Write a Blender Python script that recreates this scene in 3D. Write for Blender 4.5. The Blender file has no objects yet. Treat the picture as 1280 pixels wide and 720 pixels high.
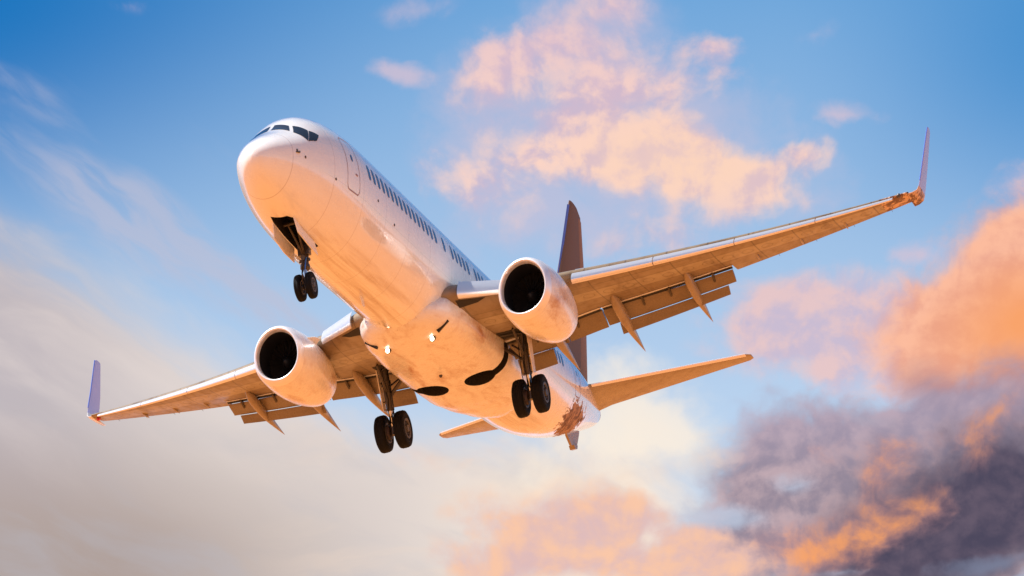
import bpy, bmesh, math, bisect, random
from mathutils import Vector, Matrix
R=math.radians
scene=bpy.context.scene
COL=scene.collection

# ------------------------------------------------------------------ camera, sky, sun, exposure
ALT=48.5                      # height of the aircraft's nose datum over the ground (m)
CAM_LOC=Vector((112.696847,44.0893963,-46.8168568+ALT))
CAM_R=Matrix(((-0.369470565,0.923297535,-0.104943626),(0.273108474,-0.0000524935506,-0.961983242),(-0.888202265,-0.384085485,-0.252140986)))
cd=bpy.data.cameras.new('camera'); cam=bpy.data.objects.new('camera',cd); COL.objects.link(cam)
cd.sensor_width=36; cd.lens=3949.91919/1280*36
cd.shift_x=178.46569168/1280; cd.shift_y=2652.91542125/1280
cd.clip_start=0.5; cd.clip_end=60000
m=Matrix((CAM_R[0],-CAM_R[1],-CAM_R[2])).transposed().to_4x4(); m.translation=CAM_LOC
cam.matrix_world=m
scene.camera=cam
scene.view_settings.view_transform='Standard'; scene.view_settings.look='None'
scene.view_settings.exposure=EXPO=0.55
scene.view_settings.gamma=1; scene.view_settings.use_curve_mapping=False
scene.cycles.use_denoising=True; scene.cycles.max_bounces=8; scene.cycles.diffuse_bounces=4

SUN_DIR=Vector((0.24,-0.45,0.86)).normalized()     # towards the sun
sl=bpy.data.lights.new('sun','SUN'); sl.energy=5.0; sl.angle=R(0.5); sl.color=(1,.93,.84)
so=bpy.data.objects.new('sun',sl); COL.objects.link(so); so.location=(0,0,200)
so.rotation_euler=SUN_DIR.to_track_quat('Z','Y').to_euler()

def lin(c):
    return tuple(((v/255)/12.92 if v/255<=.04045 else ((v/255+.055)/1.055)**2.4) for v in c)

class NT:
    """small helper round a node tree"""
    def __init__(s,tree): s.t=tree; s.n=tree.nodes; s.l=tree.links
    def new(s,typ,**kw):
        n=s.n.new(typ)
        for k,v in kw.items(): setattr(n,k,v)
        return n
    def put(s,sock,v):
        if isinstance(v,bpy.types.NodeSocket): s.l.new(v,sock)
        elif v is not None:
            try: sock.default_value=v
            except Exception: sock.default_value=tuple(v)+(1,)
    def math(s,op,a,b=None,c=None,clamp=False):
        n=s.new('ShaderNodeMath',operation=op,use_clamp=clamp); s.put(n.inputs[0],a)
        if b is not None: s.put(n.inputs[1],b)
        if c is not None: s.put(n.inputs[2],c)
        return n.outputs[0]
    def vmath(s,op,a,b=None):
        n=s.new('ShaderNodeVectorMath',operation=op); s.put(n.inputs[0],a)
        if b is not None: s.put(n.inputs[1],b)
        return n.outputs['Value'] if op in('DOT_PRODUCT','LENGTH') else n.outputs[0]
    def noise(s,vec,scale,detail=4,rough=.55,dist=0,color=False):
        n=s.new('ShaderNodeTexNoise'); s.put(n.inputs['Vector'],vec); n.inputs['Scale'].default_value=scale
        n.inputs['Detail'].default_value=detail; n.inputs['Roughness'].default_value=rough; n.inputs['Distortion'].default_value=dist
        return n.outputs['Color'] if color else n.outputs['Fac']
    def step(s,x,a,b,to0=0.0,to1=1.0,smooth=True):
        n=s.new('ShaderNodeMapRange',interpolation_type='SMOOTHSTEP' if smooth else 'LINEAR'); s.put(n.inputs[0],x)
        for i,v in enumerate((a,b,to0,to1)): s.put(n.inputs[i+1],v)
        return n.outputs[0]
    def mix(s,f,a,b):
        n=s.new('ShaderNodeMix',data_type='RGBA'); s.put(n.inputs[0],f)
        s.put(n.inputs[6],a if isinstance(a,bpy.types.NodeSocket) else tuple(a)+(1,)); s.put(n.inputs[7],b if isinstance(b,bpy.types.NodeSocket) else tuple(b)+(1,))
        return n.outputs[2]

# ---- world: Nishita sky, and clouds laid out by azimuth and elevation
SKY_STRENGTH=0.1
world=bpy.data.worlds.new('World'); scene.world=world; world.use_nodes=True
w=NT(world.node_tree)
for n in list(w.n): w.n.remove(n)
out=w.new('ShaderNodeOutputWorld'); bg=w.new('ShaderNodeBackground'); w.l.new(bg.outputs[0],out.inputs[0]); bg.inputs[1].default_value=SKY_STRENGTH
sky=w.new('ShaderNodeTexSky',sky_type='NISHITA'); sky.sun_disc=False
sky.sun_elevation=math.asin(SUN_DIR.z); sky.sun_rotation=math.atan2(SUN_DIR.x,SUN_DIR.y)
sky.air_density=1.0; sky.dust_density=1.0
tc=w.new('ShaderNodeTexCoord'); D=w.vmath('NORMALIZE',tc.outputs['Generated'])
sp=w.new('ShaderNodeSeparateXYZ'); w.put(sp.inputs[0],D)
az=w.math('ARCTAN2',sp.outputs[1],w.math('MULTIPLY',sp.outputs[0],-1.0)); el=w.math('ARCSINE',sp.outputs[2])
def aff(a,b,c): return w.math('ADD',w.math('ADD',w.math('MULTIPLY',az,a),w.math('MULTIPLY',el,b)),c)
SX=aff(45.088,-4.733,21.716); SY=aff(-6.688,-56.968,20.152)      # sky units: about 1.1 degrees each, x to the east, y down
cb=w.new('ShaderNodeCombineXYZ'); w.put(cb.inputs[0],SX); w.put(cb.inputs[1],SY)
P0=cb.outputs[0]
def warp(p,scale,amp,detail=3,seed=0.0):
    q=w.vmath('ADD',p,(seed,seed*1.7,seed*.6)); c=w.noise(q,scale,detail,.55,color=True)
    d=w.vmath('SUBTRACT',c,(.5,.5,.5)); d=w.vmath('MULTIPLY',d,(amp,amp,0))
    return w.vmath('ADD',p,d)
P1=warp(P0,.7,.5,2,3.1)
P2=warp(P1,2.2,.26,4,7.7)          # billowy
def blob(p,cx,cy,rx,ry,rot=0,k=1.0):
    mp=w.new('ShaderNodeMapping',vector_type='TEXTURE'); w.put(mp.inputs[0],p)
    mp.inputs[1].default_value=(cx,cy,0); mp.inputs[2].default_value=(0,0,R(rot)); mp.inputs[3].default_value=(rx,ry,1)
    g=w.new('ShaderNodeTexGradient',gradient_type='SPHERICAL'); w.put(g.inputs[0],mp.outputs[0])
    return g.outputs['Fac'] if k==1.0 else w.math('MULTIPLY',g.outputs['Fac'],k)
def blobs(p,lst,mode='ADD'):
    r=None
    for b in lst:
        v=blob(p,*b); r=v if r is None else w.math(mode,r,v)
    return r
E_=2**EXPO*SKY_STRENGTH
def K(r,g,b):   # colour as seen, turned into sky radiance
    return tuple(v/E_ for v in lin((r,g,b)))

# base blue
base=w.mix(w.step(SY,-.5,5.2,smooth=False),K(102,162,217),K(188,212,239))
lft=w.math('MULTIPLY',w.step(w.math('MULTIPLY_ADD',SY,.75,SX),7.2,-.3),.97)
lft=w.math('MULTIPLY',lft,w.step(SY,4.8,.2))
base=w.mix(lft,base,K(20,116,190))
base=w.mix(w.math('MULTIPLY',w.step(SX,9.5,13.2),w.step(SY,4.0,.5)),base,K(76,146,208))
col=base
fine=w.noise(P1,1.7,8,.56,.1); finer=w.noise(P2,3.6,5,.5)
# the same field a small step towards the sunlight gives the lit and shaded sides of each billow
fine_s=w.noise(w.vmath('ADD',P1,(-.12,-.16,0)),1.7,8,.56,.1)
fz=w.math('SUBTRACT',fine,.5); fz2=w.math('SUBTRACT',finer,.5)
relief=w.math('ADD',w.math('SUBTRACT',fine,fine_s),w.math('MULTIPLY',fz2,.35))
def rough(field,k1,k2):
    n=w.math('ADD',w.math('MULTIPLY',fz,k1),w.math('MULTIPLY',fz2,k2))
    return w.math('ADD',field,w.math('MULTIPLY',n,w.step(field,.0,.3)))
def cover(field,thr,soft,op=1.0):
    a=w.step(field,thr,thr+soft); return a if op==1.0 else w.math('MULTIPLY',a,op)
def strk(rot,sx,sy,scale,seed,detail=5):
    mp=w.new('ShaderNodeMapping',vector_type='TEXTURE'); w.put(mp.inputs[0],P1); mp.inputs[1].default_value=(seed,seed,0); mp.inputs[2].default_value=(0,0,R(rot)); mp.inputs[3].default_value=(sx,sy,1)
    return w.noise(mp.outputs[0],scale,detail,.55,.3)
st1=strk(31,2.6,.8,.95,2.0); st2=strk(24,2.2,.8,.8,6.0)
# soft cream veil, lower left and bottom
veil=w.math('SUBTRACT',SY,w.math('MULTIPLY_ADD',w.math('MINIMUM',SX,4.6),.50,2.80))
veil=w.math('ADD',veil,w.math('MULTIPLY',w.math('MAXIMUM',w.math('SUBTRACT',SX,7.9),0.0),-1.15))
va=w.step(w.math('ADD',veil,w.math('MULTIPLY',w.math('SUBTRACT',st1,.5),2.2)),-.5,.9)
vcol=w.mix(w.step(SX,0,3.0),K(194,184,188),K(228,216,210))
vcol=w.mix(w.step(SX,4.2,8.2),vcol,K(250,233,216))
vcol=w.mix(w.math('MULTIPLY',w.step(SY,4.7,7.2),w.step(SX,6.2,1.0)),vcol,K(176,158,150))
vcol=w.mix(w.math('MULTIPLY',w.math('MULTIPLY',w.step(st1,.40,.72),w.step(SY,6.9,4.2)),.55),vcol,K(232,218,212))
vcol=w.mix(w.math('MULTIPLY',w.math('MULTIPLY',w.step(st2,.46,.68),w.step(SY,4.4,6.4)),.38),vcol,K(184,184,194))
vcol=w.mix(w.math('MULTIPLY',w.math('MULTIPLY',w.step(strk(-8,2.0,.6,.9,11.0),.46,.66),w.step(SX,2.6,5.5)),.45),vcol,K(246,220,198))
col=w.mix(w.math('MULTIPLY',va,.97),col,vcol)
# thin streaks at left
thin=w.math('ADD',blobs(P1,[(1.1,2.35,2.3,.75,28),(2.5,3.2,2.4,.65,32,1.1),(.5,1.1,1.2,.45,30,.55),(3.6,3.9,1.6,.5,30,.7)]),w.math('MULTIPLY',w.math('SUBTRACT',st1,.5),1.7))
thin=w.math('MULTIPLY',thin,w.step(blobs(P1,[(1.4,2.4,3.4,2.1,28),(3.0,3.6,2.4,1.2,30)]),.02,.35))
col=w.mix(w.math('MULTIPLY',cover(thin,.15,1.0,.62),w.step(strk(36,1.5,.35,1.3,4.0,6),.32,.60,.2,1.0)),col,K(192,192,212))
# peach cumulus, upper middle: a faint veil first, then the bodies
pv=rough(blobs(P2,[(7.2,1.2,2.3,1.7,0,1.1),(8.8,1.7,2.2,1.2,10,.9),(7.3,2.7,2.4,.8,0,.9),(6.0,1.9,1.2,1.4,0,.8),(7.6,.2,1.1,.7,0,.8),(10.3,2.4,.9,.6,0,.6)]),.9,.3)
col=w.mix(cover(pv,.15,1.0,.55),col,K(206,194,214))
pe=blobs(P2,[(7.64,.10,.75,.65,0),(6.4,.65,.9,.5,-10,.85),(6.95,.5,.6,.5,0,.7),(6.15,1.05,.8,.6,-40,.85),(7.3,.95,.9,.7,0,.8),(7.95,.9,.8,.6,0,.7),(8.75,.5,.7,.32,0,.8),(8.98,.85,.5,.5,0,.8),(8.35,1.12,.5,.5,0,.5),
 (7.5,1.35,1.1,.5,5,.6),(8.3,1.5,.8,.35,5,.4),(7.3,1.75,1.0,.6,0,1.0),(8.0,1.9,.9,.55,5,1.0),(8.65,1.85,.8,.55,15,1.1),(9.1,2.15,.9,.55,15,1.1),(9.65,2.1,.8,.42,-5,1.0),(10.1,1.92,.5,.28,-10,.8),(8.3,2.2,1.6,.5,8,.6),
 (5.75,2.05,.8,.65,-20,.75),(6.25,2.5,.65,.55,20,.7),(6.65,1.75,.8,.6,0,.75),(7.6,2.9,1.2,.45,0,.5),(8.4,2.9,1.1,.5,0,.45),(10.2,2.4,.5,.35,0,.4)])
pf=rough(pe,1.5,.7)
pa=cover(pf,.14,1.05,.95)
small=rough(blobs(P2,[(5.05,.87,.6,.25,8,.9),(5.3,.1,.8,.3,0,.5),(10.55,1.42,.6,.25,5,.8),(11.5,3.15,.7,.25,0,.95),(10.2,.5,.5,.25,-30,.4),(12.0,.1,.5,.15,0,.4),(1.8,.2,.5,.2,0,.3)]),1.2,.5)
col=w.mix(cover(small,.1,.9,.7),col,K(218,196,210))
pcol=w.mix(w.step(relief,-.13,.13),K(208,184,204),K(254,214,198))
pcol=w.mix(w.math('MULTIPLY',blobs(P1,[(9.0,2.0,2.1,.9,14,.85),(8.0,1.95,1.6,.7,0,.7)]),w.step(relief,-.2,.1,.5,.9),clamp=True),pcol,K(255,214,188))
pcol=w.mix(w.math('MULTIPLY',w.step(SY,1.7,.3),.55),pcol,K(224,192,204))
pcol=w.mix(w.math('MULTIPLY',w.step(SY,2.2,3.0),.6),pcol,K(208,194,210))
col=w.mix(pa,col,pcol)
# pink haze to the right, orange bank at the right edge
pk=rough(blobs(P2,[(10.0,3.75,1.8,.7,4,.9),(11.1,4.1,2.2,1.0,0,1.3),(9.7,4.25,1.4,.55,0,.6),(12.75,2.5,.6,.6,0,.9),(11.6,4.8,1.8,.6,0,.6)]),1.3,.5)
col=w.mix(cover(pk,.08,1.0,.85),col,w.mix(w.step(relief,-.16,.16),K(206,186,206),K(238,198,194)))
og=blobs(P2,[(12.8,3.8,1.9,1.6,-28,1.7),(11.9,4.15,1.5,1.0,-10,1.0),(12.9,2.95,.9,.7,-20,.9),(11.5,4.0,1.1,.6,0,.5),(12.6,4.8,1.8,.8,0,1.2)])
oc=w.mix(w.step(relief,-.16,.16),K(234,166,144),K(252,188,158))
oc=w.mix(w.math('MULTIPLY',blobs(P1,[(12.9,4.05,1.6,.9,-12)]),1.2,clamp=True),oc,K(249,164,108))
oc=w.mix(w.step(w.math('ADD',w.math('MULTIPLY_ADD',SX,.12,SY),w.math('MULTIPLY',fz,.9)),5.75,6.55),oc,K(176,136,144))
col=w.mix(cover(rough(og,1.2,.5),.12,1.1),col,oc)
# darker bank, lower right: pale mauve body, then a dark core, then openings and glowing patches
dk=blobs(P2,[(9.7,5.5,1.1,.9,0,1.1),(10.7,5.7,1.6,1.0,0,1.1),(11.7,5.4,1.5,.8,0,1.1),(12.7,5.3,1.3,.9,0,1.2),(12.2,6.3,2.4,1.4,0,1.8),(10.4,6.5,1.9,1.0,0,1.2),(9.2,6.9,1.6,.75,0,1.0),(11.3,7.1,2.4,.9,0,1.5),(9.3,6.1,1.2,.7,0,.45)])
da=cover(rough(dk,1.5,.7),.06,1.1,.97)
dc=w.mix(w.step(relief,-.17,.17),K(148,134,150),K(194,168,174))
dc=w.mix(w.math('MULTIPLY',w.step(SY,6.2,5.0),.5),dc,K(178,164,188))
core=w.math('ADD',blobs(P2,[(12.9,6.1,3.2,1.5,-8,1.1),(12.0,6.7,2.4,1.0,-10,.8),(11.2,7.2,1.6,.6,0,.5)]),w.math('MULTIPLY',fz,1.1))
dc=w.mix(w.math('MULTIPLY',w.step(core,.05,1.05),.93),dc,w.mix(w.step(relief,-.2,.2),K(60,52,76),K(86,72,92)))
col=w.mix(da,col,dc)
bl=rough(blobs(P2,[(10.0,6.12,.6,.28,5,.75),(9.2,6.45,.8,.32,5,.85),(12.4,7.12,1.1,.2,-6,1.0),(10.6,7.2,.6,.12,0,.7),(8.6,6.45,.8,.35,10,.8),(10.9,5.2,.8,.2,10,.5)]),1.2,.5)
col=w.mix(cover(bl,.18,.8,.7),col,w.mix(w.step(SX,9.8,11.8),K(190,204,226),K(124,134,160)))
gl=blobs(P2,[(11.08,5.92,.5,.6,0,1.0),(11.2,6.55,.85,.42,-8,1.2),(10.3,6.95,1.2,.5,-5,1.3),(12.6,5.2,.65,.4,-30,.9),(12.3,5.55,.4,.45,20,.7),(10.4,5.62,.6,.3,0,.6),(11.4,5.58,.6,.3,0,.6),(9.6,6.85,1.0,.45,0,.6),(11.75,6.3,.5,.3,-20,.5),(11.9,5.9,1.0,.6,0,.25),(10.7,6.3,1.2,.6,0,.25)])
glf=rough(gl,1.7,1.3)
col=w.mix(cover(glf,.08,1.7,1.0),col,w.mix(w.step(w.math('ADD',glf,w.math('MULTIPLY',relief,2.0)),.35,1.75),K(196,144,142),K(247,164,108)))
# peach bank along the bottom
bt=rough(blobs(P2,[(6.9,6.95,1.8,.6,8,1.1),(6.6,6.4,1.6,.42,10,.8),(7.6,6.2,1.1,.45,15,.8),(8.75,6.68,.55,.25,0,1.0),(8.6,7.1,1.4,.45,0,1.0),(5.7,5.55,1.6,.4,0,.35),(7.9,6.6,1.5,.6,0,.8),(6.0,7.1,1.2,.4,0,.6),(9.2,7.0,1.2,.5,0,.6)]),1.4,.45)
col=w.mix(cover(bt,.10,1.0,.95),col,w.mix(w.step(relief,-.22,.22),K(222,186,186),K(250,198,166)))
cr=rough(blobs(P2,[(7.9,4.9,1.4,.8,10),(8.4,5.45,1.2,.6,0,.95),(7.2,5.3,1.3,.7,0,.7),(6.6,5.9,1.4,.5,0,.5)]),1.1,.4)
col=w.mix(cover(cr,.08,1.0,.8),col,K(254,240,222))
skycol=col

inview=w.step(w.vmath('LENGTH',w.vmath('SUBTRACT',P0,(6.4,3.6,0))),14,30)
final=w.mix(inview,skycol,sky.outputs[0])
glow=w.step(w.math('ABSOLUTE',w.math('SUBTRACT',el,.035)),.085,.0)          # horizon haze below the view, added for its sheen and side light
final=w.mix(w.math('MULTIPLY',glow,.9),final,tuple(v*1.5 for v in K(228,214,236)))
w.put(bg.inputs[0],final)

# ------------------------------------------------------------------ materials
def mat(name,base,rough=.5,metal=0,coat=0,fn=None,spec=.5):
    m=bpy.data.materials.new(name); m.use_nodes=True; t=NT(m.node_tree)
    b=t.n['Principled BSDF']; b.inputs['Base Color'].default_value=tuple(base)+(1,); b.inputs['Roughness'].default_value=rough
    b.inputs['Metallic'].default_value=metal; b.inputs['Coat Weight'].default_value=coat; b.inputs['Coat Roughness'].default_value=.08
    b.inputs['Specular IOR Level'].default_value=spec
    if fn: fn(t,b)
    return m
def objco(t):
    n=t.new('ShaderNodeTexCoord'); return n.outputs['Object']
def lines_x(t,co,xs,wd=.012):
    s=t.new('ShaderNodeSeparateXYZ'); t.put(s.inputs[0],co); r=None
    for x in xs:
        d=t.math('ABSOLUTE',t.math('ADD',s.outputs[0],x)); v=t.step(d,wd*.4,wd,1,0)
        r=v if r is None else t.math('MAXIMUM',r,v)
    return r,s
def grime(base,dirt,amount=.5,scale=.8,stretch=(.35,1.6,1.6),seams=None,spots=True):
    def f(t,b):
        co=objco(t); v=t.vmath('MULTIPLY',co,stretch)
        n1=t.noise(v,scale,6,.62,.4); n2=t.noise(co,3.5,5,.6)
        f1=t.math('MULTIPLY',t.step(n1,.50,.78),amount)
        c=t.mix(f1,base,dirt)
        c=t.mix(t.math('MULTIPLY',t.step(n2,.45,.8),amount*.35),c,dirt)
        if spots:
            n3=t.noise(co,9,3,.7); c=t.mix(t.math('MULTIPLY',t.step(n3,.70,.78),amount),c,tuple(x*.4 for x in dirt))
        if seams:
            r,s=lines_x(t,co,seams,.03); c=t.mix(t.math('MULTIPLY',r,.55),c,tuple(x*.35 for x in dirt))
        t.put(b.inputs['Base Color'],c)
        t.put(b.inputs['Roughness'],t.step(n2,.3,.7,.22,.38))
        bp=t.new('ShaderNodeBump'); bp.inputs['Strength'].default_value=.12; bp.inputs['Distance'].default_value=.02
        t.put(bp.inputs['Height'],t.noise(t.vmath('MULTIPLY',co,(1,1.2,1.2)),1.6,2,.5)); t.put(b.inputs['Normal'],bp.outputs[0])
    return f
def wing_fn(t,b):
    co=objco(t); s=t.new('ShaderNodeSeparateXYZ'); t.put(s.inputs[0],co); ya=t.math('ABSOLUTE',s.outputs[1]); xa=t.math('MULTIPLY',s.outputs[0],-1.0)
    n1=t.noise(t.vmath('MULTIPLY',co,(.45,2.2,1)),1.0,6,.62,.3); n2=t.noise(co,3.0,5,.6)
    q=t.math('MULTIPLY_ADD',ya,-.46,xa)                        # runs along the spars
    c=t.mix(t.step(t.math('ABSOLUTE',t.math('SUBTRACT',q,15.55)),.5,.42),(.235,.175,.11),(.33,.27,.185))
    c=t.mix(t.math('MULTIPLY',t.step(n1,.46,.74),.65),c,(.10,.052,.022)); c=t.mix(t.math('MULTIPLY',t.step(n2,.5,.8),.3),c,(.13,.08,.04))
    seam=t.step(t.math('ABSOLUTE',t.math('SUBTRACT',t.math('FRACT',t.math('MULTIPLY',ya,.72)),.5)),.012,.022,1,0)
    for v_ in(14.55,15.05,16.05,16.75): seam=t.math('MAXIMUM',seam,t.step(t.math('ABSOLUTE',t.math('SUBTRACT',q,v_)),.010,.026,1,0))
    # row of oval tank access panels
    u=t.math('MULTIPLY',t.math('SUBTRACT',t.math('FRACT',t.math('MULTIPLY',ya,1.44)),.5),1.0); vv=t.math('MULTIPLY',t.math('SUBTRACT',q,15.55),1.25)
    rr=t.math('SQRT',t.math('ADD',t.math('MULTIPLY',u,u),t.math('MULTIPLY',vv,vv))); oval=t.step(t.math('ABSOLUTE',t.math('SUBTRACT',rr,.27)),.015,.04,1,0)
    seam=t.math('MAXIMUM',seam,t.math('MULTIPLY',oval,.8))
    c=t.mix(t.math('MULTIPLY',seam,.6),c,(.05,.03,.018)); t.put(b.inputs['Base Color'],c); t.put(b.inputs['Roughness'],t.step(n2,.3,.7,.32,.5))
def fus_fn(t,b):
    co=objco(t); s=t.new('ShaderNodeSeparateXYZ'); t.put(s.inputs[0],co)
    v=t.vmath('MULTIPLY',co,(.14,2.6,1.8)); n1=t.noise(v,1.0,7,.65,.3); n2=t.noise(co,3.2,5,.6)
    low=t.step(s.outputs[2],-1.5,-2.15)                       # oil and dirt gather along the keel
    f1=t.math('MULTIPLY',t.step(n1,.42,.72),t.math('MULTIPLY_ADD',low,.75,.08))
    c=t.mix(f1,(.80,.79,.78),(.36,.20,.09))
    c=t.mix(t.math('MULTIPLY',t.step(n2,.5,.8),.10),c,(.5,.38,.28))
    n3=t.noise(co,7,3,.7); c=t.mix(t.math('MULTIPLY',t.step(n3,.68,.76),t.math('MULTIPLY',low,.6)),c,(.10,.05,.03))
    # patchy worn brown marking low on the rear body
    dd=t.vmath('LENGTH',t.vmath('MULTIPLY',t.vmath('SUBTRACT',co,(-31.2,1.0,-.90)),(.36,.75,.9)))
    nm=t.noise(t.vmath('MULTIPLY',co,(.7,1.4,1.4)),2.4,6,.66,.9)
    mk=t.step(t.math('ADD',t.math('SUBTRACT',1.0,dd),t.math('MULTIPLY',t.math('SUBTRACT',nm,.5),1.6)),.22,.36)
    c=t.mix(t.math('MULTIPLY',mk,.9),c,t.mix(t.step(t.noise(co,3.2,5,.65),.42,.58),(.12,.05,.03),(.42,.25,.17)))
    t.put(b.inputs['Coat Weight'],t.math('SUBTRACT',1.0,mk)); t.put(b.inputs['Specular IOR Level'],t.step(mk,0,1,.5,.05)); rmk=mk
    r,_=lines_x(t,co,(1.15,3.4,5.62,7.7,9.9,12.1,14.35,18.2,20.9,23.6,25.8,28.1,30.2,32.4,34.3,36.2),.022); c=t.mix(t.math('MULTIPLY',r,.34),c,(.22,.13,.10))
    ang=t.math('ABSOLUTE',t.math('ADD',s.outputs[2],.62)); lap=t.math('MULTIPLY',t.step(ang,.006,.016,1,0),t.step(s.outputs[0],-2.5,-3.2))
    c=t.mix(t.math('MULTIPLY',lap,.22),c,(.3,.2,.18))
    t.put(b.inputs['Base Color'],c); t.put(b.inputs['Roughness'],t.math('MAXIMUM',t.step(n2,.3,.7,.16,.30),t.math('MULTIPLY',rmk,.8)))
    bp=t.new('ShaderNodeBump'); bp.inputs['Strength'].default_value=.10; bp.inputs['Distance'].default_value=.03
    t.put(bp.inputs['Height'],t.noise(t.vmath('MULTIPLY',co,(1,1.5,1.5)),1.4,2,.5)); t.put(b.inputs['Normal'],bp.outputs[0])
M={}
M['fuselage']=mat('white_gloss_paint',(.8,.8,.8),.22,0,1.0,fus_fn)
M['white']=mat('white_paint',(.8,.8,.8),.25,0,.3,grime((.79,.78,.77),(.42,.24,.11),.35))
M['nacelle']=mat('nacelle_paint',(.8,.8,.8),.25,0,.3,grime((.78,.76,.75),(.40,.17,.05),.9,.9,(.5,1.6,1.6)))
M['wing']=mat('grey_wing_paint',(.3,.25,.2),.4,0,.1,wing_fn)
M['tailplane']=mat('grey_tail_paint',(.3,.25,.2),.4,0,.1,grime((.31,.24,.16),(.12,.065,.03),.7,.7,(1.2,.5,1.2)))
M['flap']=mat('shaded_grey_flap_paint',(.26,.23,.20),.45,0,0,grime((.20,.155,.105),(.08,.045,.025),.6,.9,(1.2,.5,1.2)))  # grey darkened to paint in the flap cove's shade
M['slat']=mat('bare_aluminium',(.86,.86,.88),.30,.75,0)
M['lip']=mat('polished_lip',(.86,.85,.87),.36,.5,0)
M['dark']=mat('bay_shade_black',(.012,.010,.008),.7)  # near-black colour stands in for shade in bays, inlets and gaps
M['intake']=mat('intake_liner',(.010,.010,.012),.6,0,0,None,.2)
M['rubber']=mat('tyre_rubber',(.004,.004,.005),.8,0,0,None,.2)
M['strut']=mat('gear_steel',(.20,.17,.14),.4,.3,0,grime((.065,.052,.042),(.02,.015,.012),.7,2.5,(1,1,1)))
M['chrome']=mat('oleo_chrome',(.7,.7,.7),.15,1)
M['rim']=mat('wheel_rim',(.07,.065,.065),.5,.2)
M['hose']=mat('blue_hose',(.05,.18,.6),.4)
M['glass']=mat('cockpit_glass',(.008,.012,.022),.06,0,0,None,.6)
M['window']=mat('cabin_window',(.02,.085,.27),.12)
M['seal']=mat('dark_seal',(.06,.045,.05),.6)
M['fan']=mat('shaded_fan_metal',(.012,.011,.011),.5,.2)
M['seam']=mat('panel_seam',(.30,.20,.24),.6)
M['brown']=mat('brown_tail_paint',(.17,.105,.075),.6,0,0,None,.1)
M['rudder']=mat('lighter_brown_rudder_paint',(.27,.155,.10),.6,0,0,None,.1)
def mottle(t,b):
    co=objco(t); n=t.noise(co,2.6,5,.65,.8); c=t.mix(t.step(n,.44,.54),(.62,.42,.30),(.13,.055,.03)); t.put(b.inputs['Base Color'],c)
M['winglet']=mat('lavender_winglet_paint',(.48,.47,.78),.3,0,.3)
M['pale']=mat('painted_gap_light',(.74,.76,.85),.3,0,.2)  # pale colour imitates sky light showing through the flap gap
M['mottle']=mat('worn_brown_patch',(.3,.15,.1),.5,0,0,mottle)
M['blue']=mat('blue_edge_paint',(.10,.16,.55),.3)
M['red']=mat('red_light_glass',(.55,.02,.04),.2)
def lampm(name,col,st):
    m=mat(name,col,.2); b=m.node_tree.nodes['Principled BSDF']; b.inputs['Emission Color'].default_value=tuple(col)+(1,); b.inputs['Emission Strength'].default_value=st; return m
M['lamp']=lampm('lit_landing_lamp',(1,.86,.62),8)

# ------------------------------------------------------------------ mesh helpers; aircraft frame: x aft of the nose, y to port, z up
def V(x,y,z): return Vector((-x,y,z))
def link(name,verts,faces,mats,parent=None,smooth=True,midx=None,angle=35):
    me=bpy.data.meshes.new(name); me.from_pydata([tuple(v) for v in verts],[],faces)
    for mm in (mats if isinstance(mats,(list,tuple)) else [mats]): me.materials.append(mm)
    if midx:
        for p,i in zip(me.polygons,midx): p.material_index=i
    bm=bmesh.new(); bm.from_mesh(me); bmesh.ops.remove_doubles(bm,verts=bm.verts,dist=1e-5); bmesh.ops.recalc_face_normals(bm,faces=bm.faces); bm.to_mesh(me); bm.free()
    if smooth:
        for p in me.polygons: p.use_smooth=True
        me.set_sharp_from_angle(angle=R(angle))
    o=bpy.data.objects.new(name,me); COL.objects.link(o)
    if parent: o.parent=parent
    return o
def loft(rings,cap=True,closed=True):
    n=len(rings[0]); v=[p for r in rings for p in r]; f=[]
    for i in range(len(rings)-1):
        for j in range(n if closed else n-1):
            k=(j+1)%n; f.append((i*n+j,i*n+k,(i+1)*n+k,(i+1)*n+j))
    if cap: f.append(tuple(range(n))); f.append(tuple((len(rings)-1)*n+j for j in range(n)))
    return v,f
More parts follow.
